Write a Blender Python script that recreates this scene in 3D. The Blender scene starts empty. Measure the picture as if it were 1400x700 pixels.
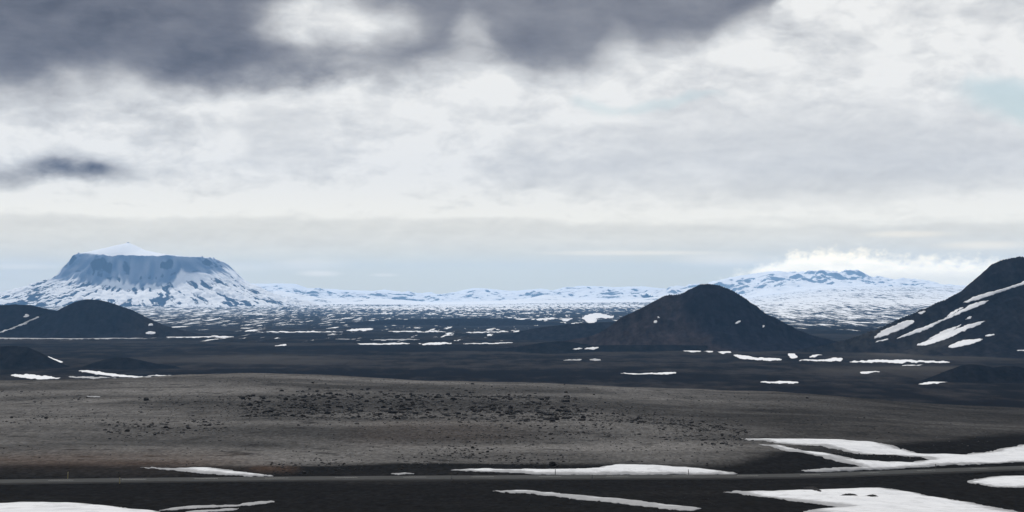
import bpy, bmesh, math, random
import numpy as np
from mathutils import Vector, Matrix
from mathutils.bvhtree import BVHTree
from mathutils.geometry import delaunay_2d_cdt

random.seed(7)
rng = np.random.default_rng(7)
SC = bpy.context.scene
COL = SC.collection
F = 2500.0           # focal length in pixels of a 1400 px wide picture
HZ = 408.0           # picture row of the eye level
EYE = 116.0          # eye height over the plain

# ---------------------------------------------------------------- helpers
def link(name, me, mats, parent=None, kind=None, label=None, cat=None, group=None):
    o = bpy.data.objects.new(name, me)
    COL.objects.link(o)
    if me is not None:
        for m in (mats if isinstance(mats, (list, tuple)) else [mats]):
            if m and me.materials.find(m.name) < 0:
                me.materials.append(m)
    if parent: o.parent = parent
    if kind: o['kind'] = kind
    if label: o['label'] = label
    if cat: o['category'] = cat
    if group: o['group'] = group
    return o

def lattice(ix, iy, seed):
    h = (ix.astype(np.int64) * 374761393 + iy.astype(np.int64) * 668265263 + seed * 974634777) & 0xffffffff
    h = ((h ^ (h >> 13)) * 1274126177) & 0xffffffff
    h = ((h ^ (h >> 16)) * 2246822519) & 0xffffffff
    return ((h ^ (h >> 15)) & 0xffffff) / float(0xffffff)

def vnoise(x, y, seed=0):
    x = np.asarray(x, float); y = np.asarray(y, float)
    ix = np.floor(x); iy = np.floor(y)
    fx = x - ix; fy = y - iy
    fx = fx * fx * fx * (fx * (fx * 6 - 15) + 10); fy = fy * fy * fy * (fy * (fy * 6 - 15) + 10)
    a = lattice(ix, iy, seed); b = lattice(ix + 1, iy, seed)
    c = lattice(ix, iy + 1, seed); d = lattice(ix + 1, iy + 1, seed)
    return (a + (b - a) * fx) * (1 - fy) + (c + (d - c) * fx) * fy

def fbm(x, y, octv=4, seed=0, gain=.5, lac=2.03):
    s = 0; a = 1; t = 0
    for k in range(octv):
        cx, sx = math.cos(k * 1.1), math.sin(k * 1.1)
        s = s + a * (vnoise(x * cx - y * sx, x * sx + y * cx, seed + k * 17) * 2 - 1)
        t += a; a *= gain; x = x * lac; y = y * lac
    return s / t

def ridged(x, y, octv=4, seed=0):
    s = 0; a = 1; t = 0
    for k in range(octv):
        s = s + a * (1 - np.abs(vnoise(x, y, seed + k * 13) * 2 - 1)); t += a; a *= .5
        x = x * 2.1 + 3.7; y = y * 2.1 + 1.9
    return s / t

def sstep(a, b, x):
    t = np.clip((x - a) / (b - a), 0, 1)
    return t * t * (3 - 2 * t)

def hermite(xs, ys, x):
    xs = np.asarray(xs, float); ys = np.asarray(ys, float)
    d = np.diff(ys) / np.diff(xs)
    m = np.empty_like(ys); m[0] = d[0]; m[-1] = d[-1]
    for i in range(1, len(ys) - 1):
        m[i] = 0 if d[i - 1] * d[i] <= 0 else 2 * d[i - 1] * d[i] / (d[i - 1] + d[i])
    x = np.clip(x, xs[0], xs[-1])
    i = np.clip(np.searchsorted(xs, x, side='right') - 1, 0, len(xs) - 2)
    h = xs[i + 1] - xs[i]; t = (x - xs[i]) / h
    return ((2*t**3 - 3*t**2 + 1) * ys[i] + (t**3 - 2*t**2 + t) * h * m[i]
            + (-2*t**3 + 3*t**2) * ys[i + 1] + (t**3 - t**2) * h * m[i + 1])

# ---------------------------------------------------------------- terrain height
def depth(py, D): return (py - HZ) / F * D
CPX = [0, 350, 700, 1050, 1400]
CD = [0, 25, 120, 215, 265, 300, 345, 400, 455, 600, 800, 920, 1150, 1500, 2000, 2600]
CT = {  # rows seen at those distances, then drops (None = written as depth below)
    0:    [696, 673, 663, 641, 616, 600, 562, 532, 522.5],
    350:  [700, 674, 664, 643, 619, 602, 560, 527, 513.5],
    700:  [698, 674, 664, 645, 621, 603, 562, 534, 522.5],
    1050: [697, 674, 664, 645, 622, 606, 571, 547, 536],
    1400: [699, 675, 665, 650, 629, 615, 586, 567, 560],
}
TAIL = {0: [62, 92, 113, 116], 350: [60, 92, 113, 116], 700: [62, 92, 113, 116], 1050: [68, 96, 113, 116], 1400: [72, 98, 113.5, 116]}
COLZ = []
for c in CPX:
    dep = [1.75, 4.3, 15.6] + [depth(p, d) for p, d in zip(CT[c], CD[3:12])] + TAIL[c]
    COLZ.append((CD, dep))

# road centre line (x, y, z)
RPX = [-260, 0, 250, 500, 700, 900, 1050, 1130, 1200, 1300, 1400, 1560, 1700]
RPY = [660, 657.5, 654.6, 652.6, 651.5, 650.8, 649.8, 648.2, 645.6, 641.8, 638.5, 634.5, 632]
RD  = [300, 311, 318, 323, 326, 329, 334, 338, 343, 352, 363, 384, 405]
_rx = [(p - 700) / F * d for p, d in zip(RPX, RD)]
_rz = [EYE - depth(p, d) for p, d in zip(RPY, RD)]
def road_y(x): return hermite(_rx, RD, x)
def road_z(x): return hermite(_rx, _rz, x)

def H(x, y, detail=True):
    x = np.asarray(x, float); y = np.asarray(y, float)
    D = np.maximum(y, 0.0)
    px = 700 + F * x / np.maximum(y, 60.0)
    t = np.clip(px, 0, 1400) / 350.0
    i = np.clip(np.floor(t).astype(int), 0, 3); f = t - i
    f = f * f * (3 - 2 * f) * .6 + f * .4
    cols = np.stack([hermite(a, b, D) for a, b in COLZ])
    ii = i[None]
    d0 = np.take_along_axis(cols, ii, 0)[0]; d1 = np.take_along_axis(cols, ii + 1, 0)[0]
    z = EYE - (d0 + (d1 - d0) * f)
    # plain rises to the snowy foot of the far mountains
    u = (px - 700) / F
    rise = sstep(9000, 33000, D) * (30 + 250 * sstep(.10, .19, u) + 50 * sstep(-.05, .1, u))
    z = z + rise
    if detail:
        near = sstep(60, 200, D) * (1 - sstep(1100, 2200, D))
        hill = sstep(350, 430, D) * near
        z = z + hill * (1.9 * fbm(x / 120, y / 85, 3, 3) + .5 * fbm(x / 24, y / 30, 3, 5))
        z = z + near * (.22 * fbm(x / 22, y / 16, 3, 8) + .07 * fbm(x / 5, y / 5, 3, 9))
        mid = sstep(1500, 2600, D)
        z = z + mid * (2.6 * fbm(x / 420, y / 420, 4, 21) + 1.5 * fbm(x / 90, y / 110, 4, 25, .6))
        lava = sstep(6500, 10000, D)
        z = z + lava * (7 + 9 * sstep(9000, 25000, D)) * fbm(x / 330, y / 500, 5, 31, .62)
    # road bed
    ry = road_y(x); rz = road_z(x)
    q = y - ry
    bed = rz - .14
    wn = sstep(-9.5, -4.6, q) * (1 - sstep(4.6, 8.5, q))
    z = z * (1 - wn) + bed * wn
    # shallow ditch past the road, bank before it
    z = z - .5 * np.exp(-((q - 11) / 4.0) ** 2) * (1 - .6 * sstep(60, 110, x))
    return z

def ray_xy(px, py, z_of=None):
    """Point of the smooth terrain that the photo shows at this pixel."""
    u = (px - 700) / F; v = (HZ - py) / F
    D = np.concatenate([np.arange(160, 2000, 1.0), np.geomspace(2000, 40000, 1500)])
    zz = EYE + v * D
    g = H(u * D, D, False)
    k = np.nonzero(zz <= g)[0]
    if len(k) == 0: return None
    k = k[0]
    d = D[k]
    if k > 0:
        a = zz[k - 1] - g[k - 1]; b = zz[k] - g[k]
        d = D[k - 1] + (D[k] - D[k - 1]) * a / max(a - b, 1e-9)
    return float(u * d), float(d)

# ---------------------------------------------------------------- node helpers
def material(name):
    m = bpy.data.materials.new(name); m.use_nodes = True
    nt = m.node_tree
    return m, nt, nt.nodes['Principled BSDF']

class G:
    """small arithmetic writer for shader node trees"""
    def __init__(s, nt): s.nt = nt
    def node(s, t, **kw):
        n = s.nt.nodes.new(t)
        for k, v in kw.items(): setattr(n, k, v)
        return n
    def put(s, sock, v):
        if hasattr(v, 'is_output'): s.nt.links.new(v, sock)
        else: sock.default_value = v
    def m(s, op, a, b=0.0, c=0.0, clamp=False):
        n = s.node('ShaderNodeMath', operation=op, use_clamp=clamp)
        for i, v in enumerate((a, b, c)): s.put(n.inputs[i], v)
        return n.outputs[0]
    def add(s, a, b): return s.m('ADD', a, b)
    def sub(s, a, b): return s.m('SUBTRACT', a, b)
    def mul(s, a, b): return s.m('MULTIPLY', a, b)
    def step(s, a, b, x):
        n = s.node('ShaderNodeMapRange', interpolation_type='SMOOTHSTEP')
        for i, v in enumerate((x, a, b, 0.0, 1.0)): s.put(n.inputs[i], v)
        return n.outputs[0]
    def rng(s, x, a, b, c, d):
        n = s.node('ShaderNodeMapRange')
        for i, v in enumerate((x, a, b, c, d)): s.put(n.inputs[i], v)
        return n.outputs[0]
    def vec(s, x, y, z=0.0):
        n = s.node('ShaderNodeCombineXYZ')
        for i, v in enumerate((x, y, z)): s.put(n.inputs[i], v)
        return n.outputs[0]
    def noise(s, vec, scale, det=4, rough=.5, dist=0.0, lac=2.0):
        n = s.node('ShaderNodeTexNoise', noise_dimensions='3D')
        s.put(n.inputs['Vector'], vec); s.put(n.inputs['Scale'], scale)
        n.inputs['Detail'].default_value = det; n.inputs['Roughness'].default_value = rough
        n.inputs['Distortion'].default_value = dist; n.inputs['Lacunarity'].default_value = lac
        return n.outputs['Fac']
    def mix(s, f, a, b):
        n = s.node('ShaderNodeMix', data_type='RGBA')
        s.put(n.inputs[0], f)
        for i, v in ((6, a), (7, b)):
            s.put(n.inputs[i], v if hasattr(v, 'is_output') else (*v[:3], 1.0))
        return n.outputs[2]
    def curve(s, x, pts):
        n = s.node('ShaderNodeFloatCurve')
        cm = n.mapping; c = cm.curves[0]; cm.use_clip = False
        while len(c.points) > 2: c.points.remove(c.points[1])
        c.points[0].location = pts[0]; c.points[-1].location = pts[-1]
        for p in pts[1:-1]: c.points.new(*p)
        cm.extend = 'HORIZONTAL'; cm.update()
        s.put(n.inputs['Value'], x)
        return n.outputs[0]
    def attr(s, name):
        return s.node('ShaderNodeAttribute', attribute_name=name).outputs['Fac']
    def mapped(s, sx, sy, sz):
        tc = s.node('ShaderNodeTexCoord')
        mp = s.node('ShaderNodeMapping'); mp.inputs['Scale'].default_value = (sx, sy, sz)
        s.nt.links.new(tc.outputs['Object'], mp.inputs['Vector'])
        return mp.outputs[0]

SNOW = (.80, .81, .82)
def ground_material():
    m, nt, b = material('volcanic_ground'); g = G(nt)
    P = g.node('ShaderNodeTexCoord').outputs['Object']
    n_big = g.noise(P, 1 / 90, 5, .55)
    n_mid = g.noise(P, 1 / 9, 5, .6)
    n_fine = g.noise(P, 1 / .9, 4, .65)
    n_spk = g.noise(P, 1 / 2.3, 3, .7)
    pum = g.attr('pumice'); rust = g.attr('rust'); far = g.attr('far'); tan = g.attr('tan')
    pm = g.m('ADD', pum, g.mul(g.sub(n_mid, .5), g.mul(g.mul(pum, g.sub(1.0, pum)), 3.2)), clamp=True)
    black = g.mix(n_mid, (.010, .0105, .0115), (.0155, .016, .0168))
    black = g.mix(g.step(.5, .68, n_big), black, (.021, .021, .0215))
    n_dr = g.noise(g.mapped(1 / 130, 1 / 55, 0), 1.0, 4, .5)
    pumice = g.mix(g.step(.34, .66, g.add(g.mul(n_big, .4), g.mul(n_dr, .6))), (.052, .0515, .0515), (.145, .140, .136))
    pumice = g.mix(g.step(.52, .72, n_mid), pumice, (.036, .0355, .036))
    c = g.mix(pm, black, pumice)
    c = g.mix(rust, c, g.mix(n_mid, (.060, .044, .036), (.085, .056, .042)))
    # plain: dark sand with dull brown strips
    n_strip = g.noise(g.mapped(1 / 900, 1 / 500, 0), 1.0, 5, .6)
    n_lv = g.noise(g.mapped(1 / 45, 1 / 160, 0), 1.0, 7, .68)
    n_strip = g.add(n_strip, g.mul(g.sub(n_lv, .5), .8))
    plain = g.mix(g.step(.40, .68, n_strip), (.0098, .0092, .0098), (.036, .0325, .0305))
    plain = g.mix(tan, plain, (.066, .060, .054))
    c = g.mix(g.attr('plain'), c, plain)
    c = g.mix(g.mul(g.step(.08, .34, far), .85), c, g.mix(n_strip, (.026, .034, .050), (.040, .050, .068)))  # distant lava tinted pale blue: haze painted into the ground colour
    # gravel grain
    gr = g.mul(g.rng(n_fine, .25, .75, .45, 1.5), g.rng(g.noise(g.mapped(1/1.1, 1/5.0, 1), 1.0, 4, .75), .3, .7, .62, 1.32))
    sp = g.rng(g.step(.60, .70, n_spk), 0, 1, 1.0, .62)
    gr = g.mul(gr, sp)
    mm = g.node('ShaderNodeVectorMath', operation='SCALE')
    nt.links.new(c, mm.inputs[0]); nt.links.new(gr, mm.inputs['Scale'])
    c = mm.outputs[0]
    # snow lying in the lava of the far plain
    s1 = g.noise(g.mapped(1 / 48, 1 / 700, 0), 1.0, 8, .66)
    s2 = g.noise(g.mapped(1 / 1300, 1 / 3600, 0), 1.0, 3, .5)
    thr = g.sub(.640, g.mul(far, .27))
    sn = g.add(s1, g.mul(g.sub(s2, .5), .30))
    snow = g.mul(g.step(g.sub(thr, .03), g.add(thr, .03), sn), g.step(.02, .06, far))
    c = g.mix(snow, c, SNOW)
    nt.links.new(c, b.inputs['Base Color'])
    b.inputs['Roughness'].default_value = .95
    b.inputs['Specular IOR Level'].default_value = 0
    bp = g.node('ShaderNodeBump'); bp.inputs['Strength'].default_value = .55; bp.inputs['Distance'].default_value = .35
    hsum = g.add(g.mul(n_mid, 1.2), g.mul(n_spk, .5))
    nt.links.new(g.add(hsum, g.mul(n_fine, .25)), bp.inputs['Height'])
    nt.links.new(bp.outputs[0], b.inputs['Normal'])
    return m

def snow_material():
    m, nt, b = material('old_snow'); g = G(nt)
    P = g.node('ShaderNodeTexCoord').outputs['Object']
    n1 = g.noise(P, 1 / 7, 5, .6); n2 = g.noise(P, 1 / 1.1, 4, .6); n3 = g.noise(P, 1 / 45, 4, .6)
    c = g.mix(g.step(.35, .7, n1), (.63, .64, .655), (.55, .56, .58))
    dirt = g.step(.55, .72, g.add(g.mul(n3, .6), g.mul(n2, .4)))
    c = g.mix(g.mul(g.step(.5, .62, g.noise(g.mapped(1 / 2.2, 1 / 9, 1), 1.0, 5, .7)), .35), c, (.36, .365, .375))
    c = g.mix(g.mul(dirt, .85), c, (.28, .275, .275))
    c = g.mix(g.attr('firm'), c, (.80, .805, .82))
    # sand blown over the thin rim
    rim = g.step(.25, .62, g.add(g.attr('rim'), g.add(g.mul(g.sub(n2, .5), .7), g.mul(g.sub(n3, .5), .9))))
    c = g.mix(g.mul(rim, .7), c, (.16, .16, .165))
    nt.links.new(c, b.inputs['Base Color'])
    b.inputs['Roughness'].default_value = .9
    b.inputs['Specular IOR Level'].default_value = .05
    bp = g.node('ShaderNodeBump'); bp.inputs['Strength'].default_value = .5; bp.inputs['Distance'].default_value = .25
    nt.links.new(g.add(n1, g.mul(n2, .25)), bp.inputs['Height']); nt.links.new(bp.outputs[0], b.inputs['Normal'])
    return m

def hill_material(name, dark, brown, snow=0.0):
    m, nt, b = material(name); g = G(nt)
    P = g.node('ShaderNodeTexCoord').outputs['Object']
    n1 = g.noise(P, 1 / 120, 6, .6); n2 = g.noise(P, 1 / 14, 5, .6); n3 = g.noise(g.mapped(1 / 16, 1 / 60, 1 / 60), 1.0, 5, .6)
    c = g.mix(g.step(.3, .75, g.add(g.attr('tint'), g.mul(g.sub(n1, .5), 1.1))), dark, brown)
    sc = g.node('ShaderNodeVectorMath', operation='SCALE'); nt.links.new(c, sc.inputs[0])
    nt.links.new(g.mul(g.rng(n2, .25, .75, .55, 1.5), g.rng(n3, .3, .7, .5, 1.55)), sc.inputs['Scale'])
    c = sc.outputs[0]
    if snow:
        c = g.mix(g.mul(g.step(.735, .755, g.noise(g.mapped(1 / 26, 1 / 60, 1 / 16), 1.0, 3, .6)), snow), c, SNOW)
    nt.links.new(c, b.inputs['Base Color'])
    b.inputs['Roughness'].default_value = .95; b.inputs['Specular IOR Level'].default_value = 0
    bp = g.node('ShaderNodeBump'); bp.inputs['Strength'].default_value = .6; bp.inputs['Distance'].default_value = 4
    nt.links.new(g.add(n3, g.mul(n2, .4)), bp.inputs['Height']); nt.links.new(bp.outputs[0], b.inputs['Normal'])
    return m

def mountain_material(name, rock, scale, bias, streak, steepw=1.15, aspect=0.0, grain=.8):
    """snow with bare rock where the slope is steep (slope read from the real normal)"""
    m, nt, b = material(name); g = G(nt)
    geo = g.node('ShaderNodeNewGeometry')
    sx = g.node('ShaderNodeSeparateXYZ'); nt.links.new(geo.outputs['Normal'], sx.inputs[0])
    steep = g.sub(1.0, sx.outputs['Z'])
    P = g.node('ShaderNodeTexCoord').outputs['Object']
    n1 = g.noise(P, 1 / scale, 6, .65)
    n2 = g.noise(P, 5 / scale, 4, .6)
    st = g.attr('streak')
    r = g.add(g.add(g.mul(steep, steepw), g.mul(g.sub(n1, .5), grain)), g.add(g.mul(g.sub(n2, .5), .25), g.mul(st, streak)))
    r = g.add(r, g.mul(g.m('MAXIMUM', g.mul(sx.outputs['Y'], -1.0), 0.0), aspect))  # extra rock tone on viewer-facing slopes, painting in their blue shade
    f = g.step(bias - .05, bias + .07, r)
    rc = g.mix(n2, rock, tuple(v * 1.8 for v in rock))
    base = g.mix(g.attr('cliff_shade'), (.92, .925, .93), (.075, .125, .225))  # snow darkened to blue where the cliff's shade is painted into its colour
    c = g.mix(f, base, rc)
    nt.links.new(c, b.inputs['Base Color'])
    b.inputs['Roughness'].default_value = .8; b.inputs['Specular IOR Level'].default_value = 0
    bp = g.node('ShaderNodeBump'); bp.inputs['Strength'].default_value = .5; bp.inputs['Distance'].default_value = 25
    nt.links.new(n1, bp.inputs['Height']); nt.links.new(bp.outputs[0], b.inputs['Normal'])
    return m

def rock_material(name, a, bcol):
    m, nt, b = material(name); g = G(nt)
    P = g.node('ShaderNodeTexCoord').outputs['Object']
    n = g.noise(P, 2.5, 5, .65); n2 = g.noise(P, 9, 4, .6)
    nt.links.new(g.mix(g.step(.35, .7, n), a, bcol), b.inputs['Base Color'])
    b.inputs['Roughness'].default_value = .9; b.inputs['Specular IOR Level'].default_value = .05
    bp = g.node('ShaderNodeBump'); bp.inputs['Strength'].default_value = .7; bp.inputs['Distance'].default_value = .08
    nt.links.new(g.add(n, g.mul(n2, .4)), bp.inputs['Height']); nt.links.new(bp.outputs[0], b.inputs['Normal'])
    return m

def asphalt_material():
    m, nt, b = material('worn_asphalt'); g = G(nt)
    P = g.node('ShaderNodeTexCoord').outputs['Object']
    n = g.noise(P, 1 / 6, 5, .6); n2 = g.noise(P, 3, 3, .6)
    c = g.mix(n, (.034, .036, .037), (.050, .0515, .051))
    c = g.mix(g.mul(g.step(.5, .75, n2), .5), c, (.03, .03, .03))
    c = g.mix(g.step(.35, .65, g.add(g.attr('verge'), g.mul(g.sub(g.noise(P, 1 / 2.2, 4, .6), .5), 1.1))), c, (.017, .0175, .0185))
    nt.links.new(c, b.inputs['Base Color']); b.inputs['Roughness'].default_value = .95; b.inputs['Specular IOR Level'].default_value = .06
    return m

def plain_material(name, col, rough=.6):
    m, nt, b = material(name); g = G(nt)
    P = g.node('ShaderNodeTexCoord').outputs['Object']
    n = g.noise(P, 12, 4, .6)
    nt.links.new(g.mix(n, col, tuple(v * .7 for v in col)), b.inputs['Base Color'])
    b.inputs['Roughness'].default_value = rough
    return m

M_ground = ground_material(); M_snow = snow_material(); M_asphalt = asphalt_material()

# ---------------------------------------------------------------- grid mesh
def grid_mesh(name, X, Y, Z, smooth=True):
    r, c = X.shape
    co = np.stack([X, Y, Z], -1).reshape(-1, 3).astype(np.float32)
    i = np.arange(r * c).reshape(r, c)
    q = np.stack([i[:-1, :-1], i[:-1, 1:], i[1:, 1:], i[1:, :-1]], -1).reshape(-1, 4)
    me = bpy.data.meshes.new(name)
    me.vertices.add(len(co)); me.vertices.foreach_set('co', co.ravel())
    me.loops.add(q.size); me.loops.foreach_set('vertex_index', q.ravel().astype(np.int32))
    me.polygons.add(len(q))
    me.polygons.foreach_set('loop_start', np.arange(0, q.size, 4, dtype=np.int32))
    me.update(calc_edges=True)
    me.polygons.foreach_set('use_smooth', np.full(len(q), smooth))
    return me, co, q

def vattr(me, name, val):
    a = me.attributes.new(name, 'FLOAT', 'POINT')
    a.data.foreach_set('value', np.ascontiguousarray(val, np.float32).ravel())

# ---------------------------------------------------------------- ground
def dist_rows():
    ys = list(np.arange(-300, 150, 12.0)); y = 150.0
    while y < 40500:
        ys.append(y)
        if y < 380: s = .9
        elif y < 1100: s = 1.6 + (y - 380) * .0012
        else: s = max(2.6, y * (.0042 if y < 9000 else .0055))
        y += s
    ys.append(40500.0)
    return np.array(ys)
ys = dist_rows()
us = np.linspace(-1, 1, 720)
half = 90 + np.maximum(ys, 0) * .36
X = us[None, :] * half[:, None]; Y = np.repeat(ys[:, None], len(us), 1)
Z = H(X, Y)
me, gco, gq = grid_mesh('ground', X, Y, Z)
px = 700 + F * X / np.maximum(Y, 60); D = np.maximum(Y, 1)
q = Y - road_y(X)
# light pumice gravel over the rise past the road
wob = fbm(X / 60, Y / 40, 4, 61)
p0 = 352 + 40 * sstep(300, 0, px) * 0 + 60 * sstep(980, 1120, px) + 110 * sstep(1150, 1400, px)
pum = sstep(0, 1, (Y - p0 + wob * 26) / (18 + 30 * sstep(900, 1100, px))) * (1 - sstep(1000, 1500, Y + wob * 120))
pum *= 1 - .52 * sstep(880, 1120, px + wob * 60)
rockband = np.exp(-(((Y - 640 - .05 * (px - 600)) / 75.0) ** 2)) * sstep(300, 420, px) * (1 - sstep(880, 1050, px))
pum *= 1 - .35 * rockband
pum *= 1 - .42 * sstep(.0, .55, fbm(X / 60, Y / 110, 5, 67, .6))
vattr(me, 'pumice', pum)
rust = np.exp(-((Y - 372 - wob * 16) / 20.0) ** 2) * (1 - sstep(250, 420, px)) * .55
rust += np.exp(-((Y - 352 - wob * 6) / 8.0) ** 2) * sstep(330, 360, px) * (1 - sstep(390, 420, px)) * .6
rust += .22 * np.exp(-((Y - 480 - wob * 30) / 40.0) ** 2) * sstep(430, 540, px) * (1 - sstep(640, 780, px))
vattr(me, 'rust', np.clip(rust, 0, 1))
vattr(me, 'plain', sstep(1150, 1700, Y))
tan = np.exp(-((Y - 3900) / 350.0) ** 2) * sstep(1080, 1260, px) * 1.1
tan += np.exp(-((Y - 3550 + wob * 200) / 300.0) ** 2) * (1 - sstep(420, 520, px)) * sstep(150, 330, px) * .55
tan += np.exp(-((Y - 3000) / 150.0) ** 2) * sstep(1080, 1150, px) * (1 - sstep(1290, 1340, px)) * .6
tan *= .55 + .9 * vnoise(X / 70, Y / 160, 71)
vattr(me, 'tan', np.clip(tan, 0, 1))
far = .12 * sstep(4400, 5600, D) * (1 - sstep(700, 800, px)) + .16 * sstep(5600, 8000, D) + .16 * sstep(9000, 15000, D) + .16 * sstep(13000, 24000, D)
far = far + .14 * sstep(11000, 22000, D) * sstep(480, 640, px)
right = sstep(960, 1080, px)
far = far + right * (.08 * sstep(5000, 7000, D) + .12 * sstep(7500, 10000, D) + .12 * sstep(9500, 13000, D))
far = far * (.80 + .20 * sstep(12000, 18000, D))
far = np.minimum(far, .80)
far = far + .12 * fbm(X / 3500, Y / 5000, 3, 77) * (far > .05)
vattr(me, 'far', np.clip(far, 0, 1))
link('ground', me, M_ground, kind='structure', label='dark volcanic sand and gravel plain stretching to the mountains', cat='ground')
ground_bvh = BVHTree.FromPolygons(gco.tolist(), gq.tolist())

# ---------------------------------------------------------------- hills traced from their ridge lines
hill_bvh = {}
def hill(name, sil, D, slope, mat, label, noise=1.0, step=None, tint=None, back=1.0, toe=.6, kind='structure', cat='hill', gully=1.0, kx=1.35):
    sx = np.array([(p - 700) / F * D for p, _ in sil]); sz = np.array([EYE + (HZ - r) / F * D for _, r in sil])
    Hh = sz.max() - sz.min()
    R = Hh / slope * 2.0
    step = step or D / F * .9
    xs = np.arange(sx[0] - R * .25, sx[-1] + R * .25, step)
    qs = np.arange(-R, R * back, step)
    Xg, Qg = np.meshgrid(xs, qs)
    wx = fbm(Xg / (Hh * .9), Qg / (Hh * .9), 3, 5) * Hh * .05
    wq = fbm(Xg / (Hh * .8) + 9, Qg / (Hh * .8), 4, 6) * Hh * .16 * np.clip(np.abs(Qg) / (Hh * .4), 0, 1)
    x0 = np.linspace(sx[0], sx[-1], 160); z0 = np.interp(x0, sx, sz)
    base = min(sz.min(), float(H(np.array([sx.mean()]), np.array([D * 1.0]))[0])) - 4.0
    best = np.full(Xg.shape, base - 40.0)
    for a, b in zip(x0, z0):
        hh = max(b - base, Hh * .05)
        d = np.sqrt((kx * (Xg + wx * np.clip(np.abs(Qg) / (Hh * .5), 0, 1) - a)) ** 2 + (Qg + wq) ** 2)
        d0 = toe * hh / slope; d1 = (1.12 - toe) * hh / slope
        drop = np.where(d < d0, slope * d, slope * d0 + slope * d1 * (1 - np.exp(-np.maximum(d - d0, 0) / d1)))
        np.maximum(best, b - drop, out=best)
    ang = Xg / (Hh * .14)
    up = np.clip((best - base) / (Hh * .35), 0, 1)
    best += noise * up * (Hh * .014 * fbm(Xg / (Hh * .35), Qg / (Hh * .35), 5, 44, .6)) 
    best -= gully * up * Hh * .014 * np.clip(np.abs(Qg) / (Hh * .35), 0, 1) * ridged(ang + 1.2 * fbm(Xg / Hh, Qg / Hh, 3, 3), Qg / (Hh * 1.6), 3, 12)
    best += noise * Hh * .010 * up * fbm(Xg / (Hh * .09), Qg / (Hh * .09), 4, 48, .6)
    Yg = Qg + D
    Yg2 = Yg
    gz = H(Xg, Yg2, True)
    # sink the skirt under the ground
    best = np.where(best < gz - 1.5, gz - 1.5 - .02 * Hh, best)
    me, co, qd = grid_mesh(name, Xg, Yg2, best)
    t = np.zeros(Xg.shape) if tint is None else tint(700 + F * Xg / D, Qg, best)
    vattr(me, 'tint', t)
    o = link(name, me, mat, kind=kind, label=label, cat=cat)
    bv = BVHTree.FromPolygons(co.tolist(), qd.tolist())
    hill_bvh[o.name] = bv
    return o

M_cone = hill_material('cinder_slope', (.0100, .0100, .0145), (.0255, .0205, .0215))
M_left = hill_material('blue_black_cinder', (.009, .0092, .0122), (.019, .0155, .0155))
M_right = hill_material('dark_cinder_scree', (.0115, .011, .0128), (.028, .025, .0225))
M_knoll = hill_material('black_lava_knoll', (.0085, .0085, .0095), (.017, .016, .0155))
M_low = hill_material('lava_swell', (.010, .0105, .014), (.020, .019, .021), snow=.0)

cone = hill('cinder_cone', [(660, 476), (700, 472.5), (740, 468.5), (775, 464.5), (800, 460), (815, 456), (828, 449.5), (839, 442), (850, 433.5), (866, 426), (884, 417), (900, 408), (915, 403), (926, 402.5), (934, 400.5), (946, 392.5), (958, 388.2), (970, 387.6), (985, 389.3), (1000, 395.5), (1012, 402.5), (1030, 415.5), (1048, 428.5), (1068, 439), (1090, 450), (1112, 458), (1140, 465), (1180, 475)],
     4250, .68, M_cone, 'dark cinder cone with rusty left flank rising alone beside the pale plain', noise=1.3, kx=1.5,
     tint=lambda p, q, z: .85 * sstep(955, 880, p + q * .25) + .1)
hill_left_low = hill('hill', [(-150, 462), (-90, 436), (-50, 424), (-10, 418), (20, 415.5), (42, 417), (62, 421.5), (85, 426), (110, 440), (140, 460)], 5600, .5, M_left,
     'low black hill at far left with a diagonal snow streak', tint=lambda p, q, z: .15 + 0 * p)
hill_left = hill('hill', [(20, 462), (50, 444), (66, 433), (86, 420), (104, 411.5), (118, 408.3), (132, 408.8), (146, 411.5), (160, 416), (178, 422), (192, 429), (206, 436), (222, 443), (245, 450), (270, 455.5), (300, 459.5), (345, 464)], 5500, .62, M_left,
     'rounded black hill in front of the table mountain', tint=lambda p, q, z: .2 + .5 * sstep(130, 230, p))
hill_right = hill('hill', [(1090, 477), (1130, 470), (1165, 461), (1195, 450), (1220, 440), (1245, 430), (1262, 422), (1282, 413), (1302, 404), (1318, 395), (1332, 384), (1344, 372), (1356, 361), (1366, 356), (1378, 352.5), (1392, 351), (1410, 352.5), (1440, 362), (1490, 392), (1550, 430), (1620, 465), (1680, 480)], 3950, .62, M_right,
     'steep dark hill at the right edge streaked with snow', noise=1.3, kx=1.6, tint=lambda p, q, z: .25 + .25 * sstep(1330, 1240, p))
lens = hill('lava_swell', [(400, 452), (450, 447), (490, 440), (540, 437), (600, 436), (650, 434.5), (700, 436), (730, 440), (780, 446), (850, 452)], 8200, .06, M_low,
     'long low lava swell lying across the middle of the plain', noise=.6, gully=.2, step=9)
swell2 = hill('lava_swell', [(640, 468), (690, 457), (740, 447), (790, 442), (830, 440), (880, 436), (940, 446), (990, 466)], 5300, .18, M_low,
     'dark lava swell half hidden behind the cinder cone', noise=.8, gully=.4, step=5)
knoll_a = hill('knoll', [(-60, 488), (-30, 478), (0, 473.5), (22, 472.5), (40, 475), (54, 481), (66, 488), (80, 494)], 3050, .42, M_knoll,
     'black lava knoll at far left with a snow wedge at its foot')
knoll_b = hill('knoll', [(125, 497), (145, 491), (160, 488.5), (176, 488.8), (192, 492), (215, 497), (240, 500)], 3050, .28, M_knoll,
     'small flat black knoll below the rounded hill at left')
knoll_c = hill('knoll', [(690, 476), (720, 472), (745, 467.5), (765, 466), (785, 468), (812, 472), (850, 471.5), (900, 471), (960, 472), (1010, 474), (1060, 478)], 4020, .25, M_knoll,
     'low black bank along the foot of the cinder cone')
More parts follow.
